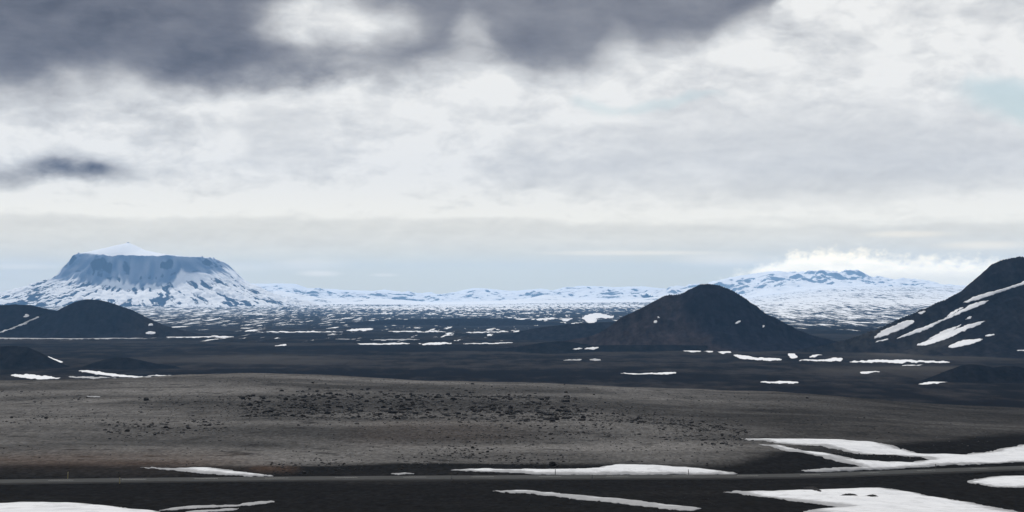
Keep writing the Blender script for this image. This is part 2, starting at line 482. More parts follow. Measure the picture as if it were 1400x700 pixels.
knoll_d = hill('knoll', [(1245, 524), (1270, 516), (1295, 506), (1312, 500), (1326, 497.5), (1340, 499), (1356, 502), (1372, 500.5), (1386, 500), (1402, 503), (1440, 510), (1490, 522)], 2560, .34, M_knoll,
     'black twin-topped knoll on the plain at right edge')

# ---------------------------------------------------------------- snow mountains
def mesa():
    D = 24000.0; k = D / F
    cx = (204 - 700) * k; step = 16.0
    xs = np.arange(cx - 3900, cx + 4600, step); qs = np.arange(-4300, 2600, step * 1.15)
    Xg, Qg = np.meshgrid(xs, qs)
    lx = (Xg - cx) / k; lq = Qg / k                       # in picture pixels at that distance
    th = np.arctan2(lq, lx)
    wob = 6 * fbm(np.cos(th) * 2.6 + 5, np.sin(th) * 2.6, 4, 91, .6) + 4 * fbm(lx / 30, lq / 30, 4, 92)
    a = np.where(lx < 0, 93.0, 86.0); bq = 80.0
    pw = 3.0
    rr = (np.abs(lx / a) ** pw + np.abs(lq / bq) ** pw) ** (1 / pw)
    rad = np.sqrt(lx ** 2 + lq ** 2)
    out = rad * (1 - 1 / np.maximum(rr, 1e-6)) + wob       # distance past the plateau rim
    out = np.where(np.abs(lq) < 1, out - wob * .3, out)
    cw = np.cos(th)
    pl = [(0, 349.5), (7, 352), (11, 358), (22, 368), (27, 375), (46, 384), (79, 395.5), (110, 405), (170, 418), (240, 432)]
    pr = [(0, 355.5), (8, 358.5), (18, 364), (32, 375), (42, 384), (70, 397), (110, 411), (142, 417), (210, 429), (310, 440)]
    pf = [(0, 350.5), (3, 357), (7, 367), (11, 376), (16, 384), (23, 390), (45, 397.5), (65, 401), (110, 408), (200, 424), (300, 436)]
    f = lambda P: hermite([p[0] for p in P], [p[1] for p in P], np.maximum(out, 0))
    wl = np.clip(-cw, 0, 1) ** 1.5; wr = np.clip(cw, 0, 1) ** 1.5
    ws = np.clip(1 - wl - wr, 0, 1)
    row = (f(pl) * wl + f(pr) * wr + f(pf) * ws) / (wl + wr + ws)
    # snow dome on the plateau with its small rock peak
    dome = np.interp(lx, [-100, -90, -60, -40, -30, -22, -8, 20, 60, 98], [349, 347.5, 339.5, 334.5, 333, 334.5, 341.5, 347.5, 351.5, 353.5])
    fade = np.clip(1 - np.abs(lq / 78) ** 2, 0, 1)
    row = np.where(out < 0, (351.5 + .012 * lx) * (1 - fade) + dome * fade, row)
    row -= 2.2 * np.exp(-((lx + 29) ** 2 + lq ** 2) / 14.0)
    # buttresses in the cliff, gullies down the apron
    per = np.where(np.abs(cw) > .6, lq, lx)
    cliff = np.exp(-((out - 12) / 14.0) ** 2) * (out > -2)
    row += cliff * 5.5 * fbm(per / 9, out / 30, 4, 94, .6)
    apron = sstep(18, 40, out) * (1 - sstep(160, 260, out))
    gul = .5 * ridged(th * 12 + 1.1 * fbm(lx / 40, lq / 40, 3, 99), out / 90, 4, 96) + .5 * ridged(th * 34 + 1.6 * fbm(lx / 30, lq / 30, 3, 98), out / 70, 3, 95)
    row += apron * 8.5 * (gul - .55) + apron * 3.4 * fbm(lx / 9, lq / 9, 4, 97, .62)
    Zg = EYE + (HZ - row) * k
    me, co, qd = grid_mesh('table_mountain', Xg, Qg + D, Zg)
    low = sstep(40, 150, out)
    blot = vnoise(per / 9, out / 5, 105)
    wall = np.exp(-((out - 7.5 - 5 * (blot - .5)) / 3.6) ** 2) * (out > -1.5) * sstep(.12, .6, vnoise(per / 13, out / 30, 107)) * .52
    wall += np.exp(-((out - 16) / 3.0) ** 2) * .30 * sstep(.5, .8, vnoise(per / 4, out / 14, 109))
    side = sstep(-20, -95, lx) * apron * .16
    vattr(me, 'streak', apron * (gul - .60) * 2.4 + wall + side + .06 * low - .25 * (out < -1) + .8 * np.exp(-((lx + 29) ** 2 + (lq + 1) ** 2) / 7.0))
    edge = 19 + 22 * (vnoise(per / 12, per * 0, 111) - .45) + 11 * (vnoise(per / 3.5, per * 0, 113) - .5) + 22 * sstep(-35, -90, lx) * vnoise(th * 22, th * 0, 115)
    vattr(me, 'cliff_shade', (out > -1.2) * (1 - sstep(edge - 2, edge + 5, out)) * (.72 + .28 * vnoise(per / 7, out / 7, 117)))  # painted shade on the cliff face, from the rim to a ragged lower edge
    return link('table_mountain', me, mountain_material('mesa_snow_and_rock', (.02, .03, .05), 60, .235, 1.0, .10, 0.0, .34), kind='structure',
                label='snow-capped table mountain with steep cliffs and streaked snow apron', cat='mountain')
mesa()

def range_mesh(name, sil, D, depth_m, mat, label, amp, seed, step=34.0, slope=.28, streak=.0):
    k = D / F
    sx = np.array([(p - 700) * k for p, _ in sil]); sz = np.array([EYE + (HZ - r) * k for _, r in sil])
    xs = np.arange(sx[0], sx[-1], step); qs = np.arange(-depth_m, depth_m * .6, step * 1.6)
    Xg, Qg = np.meshgrid(xs, qs)
    zr = np.interp(Xg, sx, sz)
    gz = H(Xg, Qg + D, False)
    shift = 700 * fbm(Xg / 2600, Xg * 0, 3, seed)
    t = np.abs(Qg - shift * 0) / depth_m
    prof = np.clip(1 - t, 0, 1) ** 1.25
    Zg = gz + (zr - gz) * prof
    rel = (ridged(Xg / 1500 + seed, Qg / 1700, 5, seed) - .6) + .45 * fbm(Xg / 420, Qg / 420, 5, seed + 3, .6)
    env = np.clip(np.minimum(t * 5, (1 - t) * 3), 0.12, 1)
    Zg = Zg + amp * rel * env * np.clip((zr - gz) / 120, .15, 1.2)
    Zg = np.where(t > .985, gz - 12, Zg)
    me, co, qd = grid_mesh(name, Xg, Qg + D, Zg)
    vattr(me, 'streak', np.clip(rel, -1, 1) * streak)
    return link(name, me, mat, kind='structure', label=label, cat='mountain')
M_range = mountain_material('hazy_snow_range', (.085, .105, .125), 330, .215, .0, 1.0, .55)
M_askja = mountain_material('snowy_massif', (.15, .19, .235), 330, .30, .0, 1.0, .55)
range_mesh('snowy_range', [(-120, 404), (0, 402), (200, 398), (330, 390), (345, 387.5), (380, 387), (405, 388), (420, 394), (460, 396), (510, 397.5), (525, 396), (545, 399), (590, 402), (615, 401), (635, 395.5), (648, 393.2), (662, 394), (680, 395.5), (705, 397), (740, 394), (755, 397), (775, 392.5), (800, 391), (840, 392), (880, 391), (910, 394), (960, 396), (1010, 398), (1100, 402), (1300, 404), (1500, 404)],
     37000, 5200, M_range, 'long pale range of snowy mountains along the horizon', 165, 5, 28.0)
range_mesh('snowy_foothill', [(300, 419), (345, 402), (365, 399), (382, 397), (400, 401), (440, 408), (480, 409), (520, 408), (560, 411), (600, 414), (660, 412), (720, 408), (745, 402), (762, 405), (790, 410), (860, 410), (900, 405), (950, 400), (1000, 402)],
     29500, 2600, M_range, 'broken snowy foothills at the far edge of lava plain', 110, 15, 22.0)
range_mesh('snowy_massif', [(880, 404), (930, 396), (970, 388), (1000, 379), (1025, 374), (1050, 371), (1066, 370), (1082, 373), (1097, 370), (1115, 374), (1130, 376), (1160, 376), (1190, 380), (1215, 384), (1240, 386), (1260, 390), (1290, 392), (1330, 394), (1400, 396), (1500, 398)],
     32500, 4300, M_askja, 'broad snowy massif with blue rock faces under a low cloud', 240, 27, 22.0)

# ---------------------------------------------------------------- road
def build_road():
    xs = np.arange(_rx[0], _rx[-1], 2.0)
    yc = road_y(xs); zc = road_z(xs)
    tx = np.gradient(xs); ty = np.gradient(yc); L = np.hypot(tx, ty)
    nx, ny = -ty / L, tx / L
    offs = np.array([-4.3, -3.7, -3.5, -1.8, 0, 1.8, 3.5, 3.7, 4.3]); crown = np.array([-.2, -.02, 0, .04, .07, .04, 0, -.02, -.2])
    Xr = xs[None] + offs[:, None] * nx[None]; Yr = yc[None] + offs[:, None] * ny[None]; Zr = zc[None] + crown[:, None]
    me, _, _ = grid_mesh('road', Xr, Yr, Zr)
    vattr(me, 'verge', np.repeat(np.array([1, 1, .72, .05, 0, .05, .72, 1, 1.0])[:, None], len(xs), 1))
    road = link('road', me, M_asphalt, kind='structure', label='narrow grey asphalt road on a low dark embankment', cat='road')
    mk = bmesh.new()
    def strip(o0, o1, i0, i1, cr):
        for i in range(i0, i1):
            vs = []
            for j, o in ((i, o0), (i + 1, o0), (i + 1, o1), (i, o1)):
                vs.append(mk.verts.new((xs[j] + o * nx[j], yc[j] + o * ny[j], zc[j] + cr)))
            mk.faces.new(vs)
    for i in range(0, len(xs) - 3, 6): strip(-.06, .06, i, i + 2, .078)
    mm = bpy.data.meshes.new('road_marking'); mk.to_mesh(mm); mk.free()
    link('road_marking', mm, plain_material('faded_white_paint', (.55, .55, .53)), road)
build_road()

# ---------------------------------------------------------------- snow patches
def on_surface(x, y, bvs):
    best = None
    for bv in bvs:
        hit = bv.ray_cast(Vector((x, y, 3000)), Vector((0, 0, -1)))
        if hit[0] is not None and (best is None or hit[0].z > best): best = hit[0].z
    return best

def hill_xy(bv, px, py):
    d = Vector(((px - 700) / F, 1, (HZ - py) / F)).normalized()
    h = bv.ray_cast(Vector((0, 0, EYE)), d)
    return (h[0].x, h[0].y) if h[0] is not None else None

def pt_in(poly, x, y):
    inside = np.zeros(np.shape(x), bool); n = len(poly); j = n - 1
    for i in range(n):
        xi, yi = poly[i]; xj, yj = poly[j]
        c = ((yi > y) != (yj > y)) & (x < (xj - xi) * (y - yi) / (yj - yi + 1e-12) + xi)
        inside ^= c; j = i
    return inside

def snow_patch(poly_px, label, on=None, group=None):
    thin = .52 if 'far left' in label and 'streak' in label or 'grey snow strip' in label or 'faint' in label or 'broken' in label or 'grey snow dab' in label else 0.0
    bvs = [ground_bvh]; hb = None
    if on: hb = hill_bvh[on.name]; bvs = [hb, ground_bvh]
    def densify(poly, seg):
        out = []
        for i in range(len(poly)):
            a = np.array(poly[i], float); b = np.array(poly[(i + 1) % len(poly)], float)
            n = max(1, int(np.hypot(*((b - a) * (1, 2.2))) / seg))
            for k in range(n): out.append(tuple(a + (b - a) * k / n))
        return out
    span = max(p[0] for p in poly_px) - min(p[0] for p in poly_px)
    tall = max(p[1] for p in poly_px) - min(p[1] for p in poly_px)
    if tall < 7.5 and span > 22 and on is None and max(p[1] for p in poly_px) < 530:
        pm = sum(p[1] for p in poly_px) / len(poly_px); poly_px = [(p[0], pm + (p[1] - pm) * (.62 if pm < 480 else .8)) for p in poly_px]
    if tall < 30:
        for _ in range(2):
            poly_px = [tuple(np.array(poly_px[i]) * (1 - t) + np.array(poly_px[(i + 1) % len(poly_px)]) * t) for i in range(len(poly_px)) for t in (.22, .78)]
    pp = densify(poly_px, max(.8, span / 300))
    c = np.array(pp)
    # ragged melt edge
    am = min(1.5, .55 * tall + .2) if tall < 6 else min(1.4, .26 * tall)
    jy = am * fbm(c[:, 0] / 7.0, c[:, 1] / 2.5, 4, 301, .65); jx = 1.6 * am * fbm(c[:, 0] / 6.0 + 50, c[:, 1] / 2.0, 4, 307, .65)
    xy = []
    for (a, b), ja, jb in zip(pp, jx, jy):
        p = hill_xy(hb, a + ja, b + jb) if hb else ray_xy(a + ja, b + jb)
        if p is None and hb: p = hill_xy(hb, a, b + .6)
        if p is not None and (not xy or (abs(p[0] - xy[-1][0]) + abs(p[1] - xy[-1][1])) > 1e-3): xy.append(p)
    if len(xy) < 4: return None
    P = np.array(xy); lo = P.min(0); hi = P.max(0); ext = hi - lo
    Dm = P[:, 1].mean()
    ax = max(ext[0] / 150, Dm / F * .9); ay = max(ext[1] / 60, ax * 1.5)
    gx, gy = np.meshgrid(np.arange(lo[0] + ax * .5, hi[0], ax), np.arange(lo[1] + ay * .5, hi[1], ay))
    gx = gx.ravel() + rng.uniform(-.2, .2, gx.size) * ax; gy = gy.ravel() + rng.uniform(-.2, .2, gy.size) * ay
    ins = pt_in(xy, gx, gy); gx = gx[ins]; gy = gy[ins]
    # distance to the rim
    def rimdist(x, y):
        best = np.full(x.shape, 1e9)
        for i in range(len(xy)):
            a = P[i]; b = P[(i + 1) % len(xy)]; d = b - a; L = (d * d).sum() + 1e-12
            t = np.clip(((x - a[0]) * d[0] + (y - a[1]) * d[1]) / L, 0, 1)
            np.minimum(best, np.hypot(x - a[0] - t * d[0], y - a[1] - t * d[1]), out=best)
        return best
    if len(gx):
        rd = rimdist(gx, gy); keep = rd > ax * .3; gx, gy, rd = gx[keep], gy[keep], rd[keep]
    else: rd = np.zeros(0)
    verts = [Vector(p) for p in xy] + [Vector((a, b)) for a, b in zip(gx, gy)]
    n = len(xy)
    res = delaunay_2d_cdt(verts, [(i, (i + 1) % n) for i in range(n)], [], 1, 1e-4)
    vo, fo = res[0], res[2]
    vx = np.array([v.x for v in vo]); vy = np.array([v.y for v in vo]); r = rimdist(vx, vy)
    lift = max(.05, Dm * .0001); thick = max(.32, Dm * .0001)
    w = max(1.6, ax * 2)
    co = []
    for a, b, d in zip(vx, vy, r):
        z = on_surface(a, b, bvs)
        if z is None: z = 0
        co.append((a, b, z + lift + thick * (1 - math.exp(-d / w))))
    # skirt so the rim has thickness
    from collections import Counter
    ec = Counter()
    for f in fo:
        for i in range(len(f)):
            e = (f[i], f[(i + 1) % len(f)]); ec[e] += 1
    faces = [tuple(f) for f in fo]
    drop = {}
    for (a, b) in list(ec):
        if (b, a) not in ec:
            for v in (a, b):
                if v not in drop:
                    drop[v] = len(co); x, y, z = co[v]; co.append((x, y, z - lift - .25))
            faces.append((b, a, drop[a], drop[b]))
    me = bpy.data.meshes.new('snow_patch'); me.from_pydata(co, [], faces); me.update()
    me.polygons.foreach_set('use_smooth', [True] * len(me.polygons))
    rim = np.concatenate([np.exp(-r / (max(1.6, ax * .8) * (.4 + 1.8 * vnoise(vx / 5, vy / 12, 501)))), np.ones(len(drop))])
    vattr(me, 'rim', np.maximum(rim * (1.0 if Dm < 1500 else .35), thin))
    vattr(me, 'firm', np.full(len(co), .75 if Dm > 1500 and not thin else 0.0))
    return link('snow_patch', me, M_snow, label=label, cat='snow patch', group=group)

G1 = 'snow patches beside the road'; G2 = 'snow patches on the dark plain'; G3 = 'snow streaks on the right hill'
G4 = 'snow patches far out by the lava swells'; G5 = 'snow specks on the dark hills'
PATCH = [
 ([(612,642),(640,640.3),(680,640.6),(720,640.8),(770,641),(805,640.6),(832,637.2),(842,635.6),(880,635.8),(930,637.6),(980,642.4),(1012,646.8),(1000,648.2),(940,648.4),(760,648.6),(742,647.4),(700,645.8),(660,644),(630,643)], 'long white snow bank directly behind the middle of the road', None, G1),
 ([(533,647.5),(548,646.6),(566,646.8),(568,648),(540,649)], 'tiny sliver of snow behind the road, left of the long bank', None, G1),
 ([(186,638.2),(215,639.2),(250,640.3),(272,638.8),(292,638.8),(312,642.4),(345,646),(376,649.6),(372,650.8),(340,650.6),(300,648.4),(265,645.6),(230,641.8)], 'pointed snow tongue behind the road below the rusty slope', None, G1),
 ([(1011,597.5),(1050,598.8),(1110,601),(1160,605),(1195,609),(1240,617.5),(1262,620.5),(1300,620.8),(1340,619.5),(1370,616.8),(1400,613.5),(1450,609),(1450,629.5),(1400,633),(1360,635),(1310,636.5),(1303,635.6),(1250,639.4),(1200,642),(1140,644.6),(1100,644.6),(1094,642.6),(1130,640),(1180,638.6),(1150,634),(1112,625.5),(1080,618),(1050,611),(1036,607.6),(1060,609.2),(1095,615.5),(1130,623),(1165,629.5),(1205,632.6),(1245,633.2),(1271,630.2),(1258,626),(1225,623.5),(1180,619.5),(1140,614.4),(1100,609.2),(1060,606.2),(1030,601.5)], 'large forked snowfield in the hollow behind the road, with a gravel island', None, G1),
 ([(1314,658),(1350,652.4),(1400,650.2),(1450,648.8),(1450,663),(1400,665),(1370,665.2),(1340,661.6)], 'snow patch in front of the road, cut off by the right edge', None, G1),
 ([(988,672),(1030,672),(1080,671.3),(1110,669.6),(1150,667.8),(1200,666.8),(1225,669.6),(1260,675.6),(1300,682.6),(1340,689.5),(1380,696.5),(1400,700),(1440,707),(1440,716),(1090,716),(1098,700),(1112,696.8),(1143,694.4),(1128,690),(1080,683.6),(1030,676)], 'broad snowfield below the road bank, with two dark melt holes', None, G1),
 ([(666,672.3),(700,672.3),(760,673.8),(820,678.6),(870,684.6),(910,690.5),(962,694.4),(950,697),(945,699),(915,697),(880,692.4),(840,687.4),(790,681.8),(740,676),(700,673.8)], 'thin curved snow ribbon below the middle of the road', None, G1),
 ([(-50,690.5),(0,689),(30,687.5),(90,686.8),(130,689.6),(180,693.6),(186,695.4),(205,697.6),(222,700),(225,714),(-50,714)], 'big snowfield filling the bottom left corner', None, G1),
 ([(212,696),(245,691.8),(270,689.8),(320,689.6),(350,686),(377,684.2),(376,686.6),(345,689.6),(300,691.8),(240,694.8)], 'thin snow strand pointing right from the bottom left snowfield', None, G1),
 ([(250,700.5),(285,697),(320,693.8),(331,695),(300,698.8),(265,702)], 'short snow strand below the thin one at bottom left', None, G1),
 ([(10,512.2),(40,511.8),(80,515.6),(86,518),(55,518.6),(30,515.6)], 'snow strip at the very left on the dark plain', None, G2),
 ([(85,514.6),(140,515),(167,517.5),(120,518)], 'faint snow strip touching the leftmost strip on the plain', None, G2),
 ([(105,507.4),(130,508),(170,512.6),(205,516),(208,518),(190,517.4),(150,513.9),(115,509.8)], 'longest slanted snow strip on the plain behind the left of the rise', None, G2),
 ([(198,511.8),(250,513),(252,515),(215,514)], 'short snow strip just behind the crest of the rise, left', None, G2),
 ([(117,542.6),(128,542),(138,542.4),(137,543.8)], 'small snow sliver among gravel on the left of the rise', None, G2),
 ([(844,509),(880,509.6),(925,507.6),(923,511),(860,511.5)], 'lone flat snow strip on the plain in front of the cinder cone', None, G2),
 ([(1034,522),(1075,521),(1092,522.8),(1090,525.4),(1050,524.5)], 'lone snow strip just past the crest of the rise, right of centre', None, G2),
 ([(1253,525.4),(1270,521.6),(1295,521),(1295,523.4),(1260,526)], 'snow strip at the left foot of the twin-topped knoll', None, G2),
 ([(1173,508.6),(1200,508),(1203,510.5),(1178,511)], 'small snow dab on the plain left of the twin-topped knoll', None, G2),
 ([(928,480),(945,478.6),(960,479),(957,483),(940,482.4)], 'leftmost of three snow dabs at the cinder cone foot', None, G2),
 ([(960,481.4),(970,479.6),(976,480),(972,483)], 'middle of three snow dabs at the cinder cone foot', None, G2),
 ([(979,481.4),(997,480.2),(1000,484),(985,484.2)], 'rightmost of three snow dabs at the cinder cone foot', None, G2),
 ([(1000,485),(1010,485.6),(1030,488.6),(1068,490.4),(1068,494),(1030,493.4),(1008,489)], 'branched snow strip on the plain below the gap between the hills', None, G2),
 ([(1087,493),(1120,491.6),(1145,488.8),(1151,489.4),(1152,493),(1110,494.2)], 'snow strip left of the long one under the right hill', None, G2),
 ([(1158,493),(1200,491.2),(1250,491),(1299,493.6),(1297,496),(1255,495.2),(1200,495.4),(1165,494.8)], 'long straight snow strip on the plain under the right hill', None, G2),
 ([(1076,482.5),(1086,484),(1091,489.6),(1080,491)], 'little snow wedge above the strips between the hills', None, G2),
 ([(1103,488.6),(1118,484.4),(1126,486),(1112,489)], 'small tilted snow dab above the strips under the right hill', None, G2),
 ([(1229,499.8),(1250,498),(1266,498.4),(1240,501.2)], 'thin snow sliver between the long strip and the twin-topped knoll', None, G2),
 ([(769,492.8),(782,491),(796,491),(794,494),(778,494.6)], 'left grey snow dab on the plain below the black bank', None, G2),
 ([(803,493),(812,490),(823,491.4),(820,494.2)], 'right grey snow dab on the plain below the black bank', None, G2),
 ([(64,486.5),(72,488.6),(90,495.4),(70,496)], 'snow wedge at the foot of the knoll at far left', None, G2),
 ([(702,437.4),(716,434.8),(727,434.2),(727,436),(712,440)], 'leftmost snow patch on the lava left of the cinder cone', None, G4),
 ([(731,438.6),(742,434),(764,433.2),(763,436),(740,440.4)], 'longest snow patch on the lava left of the cinder cone', None, G4),
 ([(764,436),(780,434),(785,436),(770,438.8)], 'snow patch touching the long one left of the cone', None, G4),
 ([(792,435.4),(805,430),(815,427.6),(841,432.6),(836,435),(814,434.6),(816,440),(805,443.4),(801,438)], 'forked snow patch nearest the cinder cone on the lava', None, G4),
 ([(777,444.4),(786,440.6),(788,442),(784,445)], 'small snow dab under the forked patch', None, G4),
 ([(699,454),(711,452),(709,455)], 'tiny snow dab below the lava patches, left of the cone', None, G4),
 ([(340,454.0),(380,453),(470,452.8),(468,454.2),(400,454.6)], 'long thin snow line at the left of the lava swell', None, G4),
 ([(472,452.6),(490,449),(512,447.6),(505,452.4),(485,454)], 'curved snow patch at the left tip of the lava swell', None, G4),
 ([(520,454),(560,452.4),(620,453.4),(585,455)], 'snow line along the front foot of the lava swell', None, G4),
 ([(630,454.6),(690,453),(700,455),(650,456)], 'snow line at the right foot of the lava swell', None, G4),
 ([(484,471),(500,468.8),(530,469.4),(562,468.6),(560,471),(520,472)], 'left one of three bright snow lines across the middle plain', None, G4),
 ([(566,470.8),(590,468),(619,467.6),(617,470.2),(590,471.4)], 'middle one of three bright snow lines across the middle plain', None, G4),
 ([(627,471),(660,469.6),(680,468.6),(703,467.2),(700,470),(660,471.8)], 'right one of three bright snow lines across the middle plain', None, G4),
 ([(375,472.6),(392,469.6),(393,471),(380,473)], 'small snow dab on the plain left of the bright lines', None, G4),
 ([(455,464.4),(475,462),(492,463),(470,465)], 'faint snow line above the left bright line', None, G4),
 ([(500,466),(530,463.6),(575,463),(570,465.4),(530,466.4)], 'broken snow line just above the three bright lines', None, G4),
 ([(-40,464),(0,461.6),(70,461),(140,461.6),(200,462),(190,463.6),(110,464.4),(30,464.6)], 'wide grey snow strip along the foot of the left hills', None, G4),
 ([(222,461.6),(245,458),(290,458.4),(326,461),(300,462.6),(250,463)], 'bright snow strip right of the rounded black hill', None, G4),
 ([(796,477.2),(808,474),(820,474.4),(811,478)], 'rounded snow dab on the black bank at the left of the cone', knoll_c, G5),
 ([(781,477.2),(792,475.2),(797,475.8),(789,478)], 'thin snow dab on the black bank, farthest left', knoll_c, G5),
 ([(893,441.4),(895,438.4),(899,438.6),(898,441.8)], 'snow speck on the left flank of the cinder cone', cone, G5),
 ([(897.5,435),(900,432.4),(903,434)], 'highest small speck on the left flank of the cinder cone', cone, G5),
 ([(1005,442),(1008,439.6),(1013,439.2),(1010,442)], 'snow speck on the right flank of the cinder cone', cone, G5),
 ([(1041.5,447),(1043,445),(1046,445.6),(1044,448)], 'small speck low on the right flank of the cinder cone', cone, G5),
 ([(1316,413.6),(1335,404.6),(1380,392.4),(1404,383),(1404,388),(1370,398.6),(1335,410.4),(1322,414.2)], 'highest long snow streak on the right hill', hill_right, G3),
 ([(1192,464.4),(1200,455),(1215,448.4),(1235,439.4),(1248,436.6),(1251,440),(1235,449.4),(1215,456.8)], 'leftmost broad snow streak on the right hill', hill_right, G3),
 ([(1226,463),(1245,453),(1270,444.4),(1300,431.4),(1330,414.8),(1352,410.6),(1345,415.6),(1320,425.8),(1290,438),(1262,452.6),(1240,459.8)], 'longest snow streak, running down the middle of right hill', hill_right, G3),
 ([(1291,435.6),(1300,427),(1318,418.4),(1311,425)], 'thin snow streak between the two upper long ones on right hill', hill_right, G3),
 ([(1252,471.8),(1275,462.6),(1300,452.4),(1330,441.6),(1347,438.6),(1335,445.6),(1310,455.6),(1285,466.8),(1265,472.4)], 'second long snow streak, lower on the right hill', hill_right, G3),
 ([(1265,465.4),(1290,451.6),(1319,442),(1302,451.6),(1284,460)], 'slim snow streak alongside the lower long one on right hill', hill_right, G3),
 ([(1292,474.4),(1315,465.4),(1340,462.4),(1345,465),(1325,471.6),(1305,475)], 'lowest snow streak near the foot of the right hill', hill_right, G3),
 ([(1345,459.8),(1357,456),(1360,457),(1350,460.6)], 'small snow dab right of the lowest streaks on the right hill', hill_right, G3),
 ([(1254,428.4),(1262,424.8),(1266,425.6),(1259,429.4)], 'small snow dab under the skyline of the right hill', hill_right, G3),
 ([(1318,437.4),(1324,433),(1330,432.4),(1325,437)], 'little snow dab between the long streaks of the right hill', hill_right, G3),
 ([(1386,478.6),(1405,477),(1405,479.8)], 'snow sliver at the far right foot of the right hill', hill_right, G3),
 ([(1194,467.6),(1206,464),(1216,462.4),(1206,466.4)], 'thin snow wisp under the leftmost streak of the right hill', hill_right, G3),
 ([(-8,457),(8,451.6),(24,445),(40,438.4),(55,432),(54,434),(40,440.6),(24,447.6),(6,454)], 'diagonal snow streak down the low hill at far left', hill_left_low, G5),
 ([(31,432.6),(36,429.8),(40,431),(36,433.6)], 'small snow speck above the diagonal streak at far left', hill_left_low, G5),
 ([(198,456),(204,453.4),(213,453.8),(211,456.6)], 'snow dab low on the right flank of rounded black hill', hill_left, G5),
 ([(203,445),(206,442.6),(211,443.4),(208,445.4)], 'snow speck on the right shoulder of rounded black hill', hill_left, G5),
]
for poly, lab, on, grp in PATCH:
    if snow_patch(poly, lab, on, grp) is None: print('patch lost:', lab)

# ---------------------------------------------------------------- rocks
M_rock = rock_material('dark_basalt', (.014, .014, .015), (.034, .033, .033))
M_rock2 = rock_material('grey_basalt', (.05, .049, .048), (.13, .127, .123))
def rock_mesh(seed, sub, name='boulder'):
    r = random.Random(seed)
    bm = bmesh.new(); bmesh.ops.create_icosphere(bm, subdivisions=sub, radius=.5)
    planes = []
    for _ in range(11):
        n = Vector((r.gauss(0, 1), r.gauss(0, 1), r.gauss(0, .8))).normalized(); planes.append((n, r.uniform(.30, .46)))
    sx, sy, sz = r.uniform(.9, 1.25), r.uniform(.8, 1.1), r.uniform(.5, .8)
    for v in bm.verts:
        for n, d in planes:
            k = v.co.dot(n)
            if k > d: v.co -= n * (k - d) * .9
        j = .03 * math.sin(v.co.x * 17 + seed) + .03 * math.sin(v.co.y * 21 + 2 * seed) + .025 * math.sin(v.co.z * 25 + seed * 3)
        v.co *= 1 + j + r.uniform(-.03, .03)
        v.co.x *= sx; v.co.y *= sy; v.co.z = v.co.z * sz + .12
    me = bpy.data.meshes.new(name); bm.to_mesh(me); bm.free()
    return me
ROCKS = [rock_mesh(k, 3) for k in range(9)]
for k, me in enumerate(ROCKS): me.materials.append(M_rock if k % 3 else M_rock2)

TX = np.arange(-60, 1470, 10.0); TY = np.arange(505, 712, .5)
TD = np.zeros((len(TX), len(TY)))
_D = np.concatenate([np.arange(160, 2000, 1.0), np.geomspace(2000, 9000, 400)])
for _i, _p in enumerate(TX):
    _row = HZ + (EYE - H((_p - 700) / F * _D, _D, False)) / _D * F
    _vis = np.minimum.accumulate(_row)                     # highest row reached so far
    TD[_i] = _D[np.clip(np.searchsorted(-_vis, -TY), 0, len(_D) - 1)]
def quick_xy(px, py):
    a = np.clip((px + 60) / 10, 0, len(TX) - 1.001); b = np.clip((py - 505) / .5, 0, len(TY) - 1.001)
    i, j = int(a), int(b); f, h = a - i, b - j
    d = (TD[i, j] * (1 - f) + TD[i + 1, j] * f) * (1 - h) + (TD[i, j + 1] * (1 - f) + TD[i + 1, j + 1] * f) * h
    return (px - 700) / F * d, d
cand = []      # (px, py, size, region)
def band(n, pts, spread, smin, smax, region, powr=2.2):
    xs_ = np.array([p[0] for p in pts]); ys_ = np.array([p[1] for p in pts])
    for _ in range(n):
        x = rng.uniform(xs_[0], xs_[-1]); y = np.interp(x, xs_, ys_) + rng.normal() * spread
        dens = float(vnoise(x / 22, y / 5, 401)) 
        if dens < .40 and rng.random() < .6: continue
        s = smin + (smax - smin) * rng.random() ** powr
        if x > 800 and region == 'centre': s *= .62
        cand.append((x, y, s, region))
band(6500, [(300, 556), (450, 553), (560, 555), (680, 554), (760, 562), (860, 573), (960, 588), (1030, 597)], 10, .18, .6, 'centre', 1.6)
band(5200, [(0, 562), (300, 566), (600, 585), (1000, 600)], 26, .14, .62, 'any', 2.6)
band(5200, [(330, 555), (450, 552), (560, 554), (680, 552), (760, 561), (860, 572), (960, 588), (1020, 596)], 9, .34, 2.2, 'centre', 2.3)
band(900, [(400, 568), (480, 566), (560, 560), (640, 574), (740, 582), (840, 588)], 7, .3, 1.4, 'centre')
band(320, [(140, 592), (200, 589), (260, 588), (310, 590)], 6, .3, 1.5, 'left')
band(300, [(190, 549), (260, 550), (340, 552)], 6, .3, 1.3, 'left')
band(160, [(0, 540), (60, 542), (140, 545)], 4, .3, 1.3, 'left')
band(260, [(0, 574), (60, 572), (120, 572)], 5, .25, 1.0, 'left', 4)
band(700, [(540, 630), (620, 622), (700, 627), (780, 634)], 6, .15, .85, 'road')
band(260, [(370, 640), (430, 634), (500, 636)], 6, .15, .7, 'road')
band(420, [(600, 600), (680, 596), (740, 602)], 6, .2, .9, 'centre', 3)
band(800, [(300, 524), (600, 530), (900, 538), (1150, 552)], 5, .3, 1.1, 'crest', 4)
band(500, [(1000, 570), (1150, 572), (1350, 595)], 14, .2, .8, 'right', 4)
band(1600, [(0, 580), (700, 580), (1100, 585)], 30, .12, .6, 'any', 4)
band(500, [(700, 684), (1000, 688)], 10, .06, .25, 'any', 3)
band(240, [(1060, 612), (1150, 622), (1260, 630)], 2.0, .15, .6, 'island', 3)
pts = []
